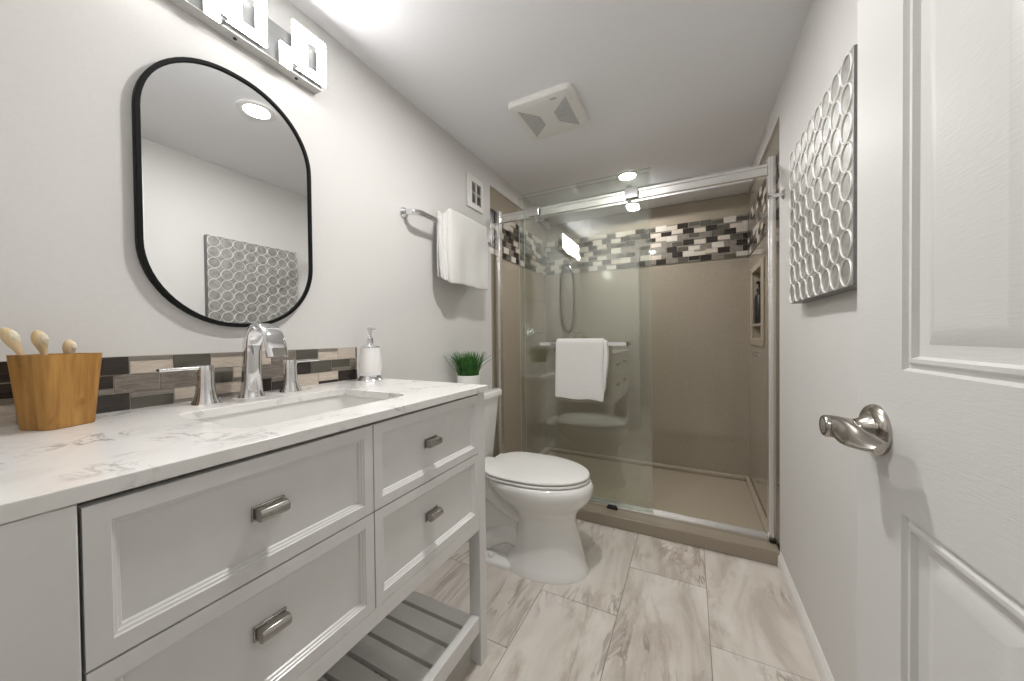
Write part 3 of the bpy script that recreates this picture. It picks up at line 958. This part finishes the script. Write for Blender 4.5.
# front pedestal growing into the bowl
b.loft([egg(-.80, -0.408, .152, 0, .45, pb=3), egg(-.80, -0.408, .152, .012, .45, pb=3), egg(-.795, -0.420, .140, .03, .45, pb=3), egg(-.755, -0.435, .122, .09, .45, pb=3),
        egg(-.74, -0.456, .114, .17, .45, pb=3), egg(-.74, -0.468, .112, .225, .45, pb=2.8), egg(-.76, -0.460, .118, .262, .45), egg(-.80, -0.435, .140, .295, .45),
        egg(-.84, -0.405, .164, .325, .45), egg(-.87, -0.388, .180, .357, .45), egg(-.885, -0.386, .186, .385, .45), egg(-.89, -0.396, .183, .403, .45), egg(-.89, -0.406, .178, .409, .45)], (True, True))
# deck under the tank and the trapway with its base
b.loft([[(x, y, z) for x, y in rrect(-1.10, -.86, TY-.115, TY+.115, .03, 5)] for z in (.30, .405)], (True, True))
b.loft([[(x, y, z) for x, y in rrect(-.98+g, -.70, TY-.146+g, TY+.146-g, .06, 6)] for g, z in ((0, 0), (0, .014), (.008, .022), (.03, .028))], (True, True))
for sg in (-1, 1):
    b.sweep(smoothpath([(-.70, TY+sg*.04, .225), (-.78, TY+sg*.048, .262), (-.85, TY+sg*.05, .30), (-.92, TY+sg*.045, .32)], 6), lambda i: .055, n=18)
    b.sweep(smoothpath([(-.70, TY+sg*.045, .105), (-.78, TY+sg*.055, .125), (-.85, TY+sg*.055, .095), (-.92, TY+sg*.05, .04)], 6), lambda i: .050, n=18)
b.loft([[(x, y, z) for x, y in rrect(-.93, -.70, TY-.080, TY+.080, .05, 6)] for z in (.02, .33)], (True, True))
b.build('bowl', to, angle=.9)
for sg in (-1, 1):
    b = MB('porcelain'); b.lathe([(.016, 0), (.016, .008), (.012, .016), (.001, .019)], (-.845, TY+sg*.118, .0255), n=20); b.build('bolt_cap', to)
b = MB('porcelain')
def seat_ring(g, z):
    return egg(-.90+g, -.402-g, .181-g, z, .44, 48, 3.2)
b.loft([seat_ring(.014, .4095), seat_ring(.012, .4135), seat_ring(.002, .4145), seat_ring(.0, .420), seat_ring(.003, .4255), seat_ring(.02, .4265)], (True, True)); b.build('seat', to)
b = MB('porcelain')
b.loft([seat_ring(.014, .4266), seat_ring(.010, .4305), seat_ring(.001, .4315), seat_ring(.0, .437), seat_ring(.004, .442), seat_ring(.03, .4445), seat_ring(.09, .446)], (True, True)); b.build('lid', to)
for sg in (-1, 1):
    b = MB('porcelain'); b.lathe([(.011, -.03), (.013, -.028), (.013, .028), (.011, .03)], (-.905, TY+sg*.075, .425), 'y', 16); b.build('hinge', to)
b = MB('porcelain')
def tank_ring(z, g):
    return [(x, y, z) for x, y in rrect(-1.150+g*.3, -.968-g, TY-.225+g, TY+.225-g, .035, 6)]
b.loft([tank_ring(.406, .035), tank_ring(.412, .028), tank_ring(.55, .016), tank_ring(.732, .002)], (True, True)); b.build('tank', to)
b = MB('porcelain')
def tlid(z, g):
    return [(x, y, z) for x, y in rrect(-1.152+g, -.956-g, TY-.236+g, TY+.236-g, .035-g*.5, 6)]
b.loft([tlid(.7325, .006), tlid(.736, .001), tlid(.759, 0), tlid(.767, .004), tlid(.7705, .014)], (True, True)); b.build('tank_lid', to)
b = MB('chrome'); b.lathe([(.012, 0), (.012, .008)], (-.969, TY-.15, .66), 'x', 16); b.sweep([(-.955, TY-.15, .66), (-.952, TY-.12, .658), (-.952, TY-.075, .654)], .006, n=10); b.build('flush_lever', to)

# potted grass on the tank
PX, PY = -1.058, 1.552
pg = thing('potted_grass', 'small green grass plant in white pot on the toilet tank', 'potted plant', (PX, PY, .771))
b = MB('pot_white'); b.lathe([(.055, 0), (.058, .004), (.062, .091), (.060, .093), (.057, .091), (.056, .078)], (PX, PY, .771), n=40); b.build('pot', pg)
b = MB('slot_dark'); b.lathe([(.0555, .077), (.001, .079)], (PX, PY, .771), n=24); b.build('soil', pg)
b = MB('grass_green')
R = random.Random(5)
for i in range(330):
    a = R.uniform(0, 2*PI); r = .053*math.sqrt(R.random())
    x0, y0 = PX+r*math.cos(a), PY+r*math.sin(a)
    L = R.uniform(.105, .15)
    if i < 8:
        L = R.uniform(.14, .16)
    lean = (r/.053)*R.uniform(.14, .36) + R.uniform(-.05, .05) + (.5 if i < 8 else 0)
    a2 = a+R.uniform(-.5, .5)
    w_ = R.uniform(.0024, .0036)
    sx_, sy_ = -math.sin(a2), math.cos(a2)
    pts = []
    for k in range(5):
        f = k/4
        rr = lean*L*f*f*1.1 + lean*L*f*.35
        zz = .848+L*f*(1-.18*f*abs(lean))
        ww = w_*(1-f**2.2)+.0002
        cxp, cyp = x0+rr*math.cos(a2), y0+rr*math.sin(a2)
        cxp = max(cxp, XL+.006)
        pts.append(((cxp-sx_*ww, cyp-sy_*ww, zz), (cxp+sx_*ww, cyp+sy_*ww, zz)))
    vs = [[b.bm.verts.new(q) for q in pq] for pq in pts]
    for u_, v_ in zip(vs[:-1], vs[1:]):
        b.bm.faces.new((u_[0], u_[1], v_[1], v_[0]))
b.build('grass_blades', pg, solid=.0006)

# ---------------------------------------------------------------- silver artwork on the right wall
wa = thing('wall_art', 'square silver canvas with raised interlocking rings on the right wall', 'wall art', (XR, 1.32, 1.175))
AY0, AY1, AZ0, AZ1, AX = 1.048, 1.592, 1.176, 1.712, .328
b = MB('silver_canvas', 'canvas_side')
fs = b.box(AX, XR-.0005, AY0, AY1, AZ0, AZ1, 1)
fs[5].material_index = 0
b.build('canvas', wa, bevel=.002)
b = MB('silver_ridge')
nn = 8
st = (AY1-AY0)/nn
for i in range(nn):
    for j in range(nn):
        cy_ = AY0+st*(i+.5); cz_ = AZ0+(AZ1-AZ0)/nn*(j+.5)
        pts = [(AX-.0005, cy_+.0318*math.cos(2*PI*k/28), cz_+.0318*math.sin(2*PI*k/28)) for k in range(28)]
        rings = []
        for k, p in enumerate(pts):
            a = 2*PI*k/28
            rad = Vector((0, math.cos(a), math.sin(a)))
            rings.append([tuple(Vector(p)+rad*(.0021*math.cos(q))+Vector((-1, 0, 0))*(.0032*math.sin(q))) for q in [PI*m_/5 for m_ in range(6)]+[1.35*PI, 1.65*PI]])
        rings.append(rings[0])
        b.loft(rings, (False, False))
        # small bridge between neighbours
bmesh.ops.remove_doubles(b.bm, verts=b.bm.verts, dist=1e-6)
b.build('raised_rings', wa, angle=1.2)

# ---------------------------------------------------------------- entrance door, open against the right wall
DA = math.radians(3.2)
DW, DT, DH = .711, .035, 2.03
# local: s along the door from the latch edge, w = depth behind the face, z up
DX = Matrix(((math.sin(DA), math.cos(DA), 0, .24), (-math.cos(DA), math.sin(DA), 0, .75), (0, 0, 1, .012), (0, 0, 0, 1)))
ZO = .012
b = MB('door_skin')
cols_ = [(.116, .3195), (.3915, .595)]
rows_ = [(.205-ZO, .833-ZO), (1.02-ZO, 1.60-ZO), (1.70-ZO, 1.92-ZO)]
def door_face(w0, sgn):
    """panelled skin at depth w0; sgn = +1 recess goes into the slab"""
    ss = [0]+[v for c in cols_ for v in c]+[DW]
    zz = [0]+[v for r in rows_ for v in r]+[DH-ZO]
    for i in range(len(ss)-1):
        for j in range(len(zz)-1):
            if i % 2 == 1 and j % 2 == 1:
                s0, s1, z0, z1 = ss[i], ss[i+1], zz[j], zz[j+1]
                rings = []
                for g, d in ((0, 0), (.003, .0055), (.007, .0055), (.011, .0015), (.016, .0015), (.019, .0075), (.029, .0085), (.034, .0085), (.052, .0028), (.056, .0025)):
                    rings.append([(s0+g, w0+sgn*d, z0+g), (s1-g, w0+sgn*d, z0+g), (s1-g, w0+sgn*d, z1-g), (s0+g, w0+sgn*d, z1-g)])
                b.loft(rings, (False, True))
            else:
                b.poly([(ss[i], w0, zz[j]), (ss[i+1], w0, zz[j]), (ss[i+1], w0, zz[j+1]), (ss[i], w0, zz[j+1])])
door_face(0, 1); door_face(DT, -1)
hz = DH-ZO
for q in (((0, 0, 0), (0, DT, 0), (0, DT, hz), (0, 0, hz)), ((DW, 0, 0), (DW, DT, 0), (DW, DT, hz), (DW, 0, hz)), ((0, 0, 0), (DW, 0, 0), (DW, DT, 0), (0, DT, 0)), ((0, 0, hz), (DW, 0, hz), (DW, DT, hz), (0, DT, hz))):
    b.poly(q)
bmesh.ops.remove_doubles(b.bm, verts=b.bm.verts, dist=1e-5)
dr = b.build('door_1', angle=.25, xf=DX)
struct(dr, 'white six-panel door standing open against the right wall')
KZ = .928-ZO; KS = .060
hd = bpy.data.objects.new('door_handle', None); COL.objects.link(hd); hd.parent = dr; WL['door_handle'] = WL[dr.name]; hd['label'] = 'satin nickel lever handle'
def dlathe(prof, mt, name, n=40):
    b = MB(mt)
    b.lathe([(r, h) for r, h in prof], (KS, 0, KZ), 'y', n)
    return b.build(name, hd, xf=DX)
dlathe([(.0365, -.0003), (.0365, -.004), (.034, -.008), (.030, -.0105), (.024, -.0115), (.0155, -.020), (.0135, -.026)], 'satin_nickel', 'rosette')
b = MB('satin_nickel')
b.lathe([(.0115, -.0255), (.0135, -.030), (.0160, -.045), (.0165, -.060), (.0145, -.0625), (.0100, -.0625), (.0090, -.0585)], (KS, 0, KZ), 'y', 28)
# twisted lever running towards the hinges
lp = smoothpath([(KS-.004, -.053, KZ), (KS+.016, -.048, KZ+.001), (KS+.036, -.047, KZ-.001), (KS+.056, -.044, KZ-.003), (KS+.076, -.038, KZ-.004), (KS+.088, -.033, KZ-.004)], 6)
tws = lerp_list([.0, .15, .5, .9, 1.05, 1.1], len(lp))
wid = lerp_list([(.0162, .0125), (.0165, .010), (.0165, .0075), (.0160, .006), (.0140, .005), (.0105, .004)], len(lp))
def lsec(i):
    a = tws[i]
    return [(x*math.cos(a)-y*math.sin(a), x*math.sin(a)+y*math.cos(a)) for y, x in superell(wid[i][0], wid[i][1], 2.4, 20)]
b.sweep(lp, lsec)
b.build('lever', hd, xf=DX, angle=.8)
b = MB('chrome'); b.lathe([(.0062, -.0570), (.0062, -.0615), (.005, -.0625)], (KS, 0, KZ), 'y', 20); b.build('privacy_button', hd, xf=DX)
b = MB('satin_nickel'); b.box(-.0012, .0003, .006, .029, KZ-.028, KZ+.028); b.box(-.008, -.001, .012, .023, KZ-.008, KZ+.008); b.build('latch_plate', hd, xf=DX)
for zc in (.20, 1.0, 1.80):
    b = MB('satin_nickel'); b.lathe([(.007, -.045), (.007, .045)], (DW+.005, .0, zc), 'z', 14); b.build('hinge', dr, xf=DX)
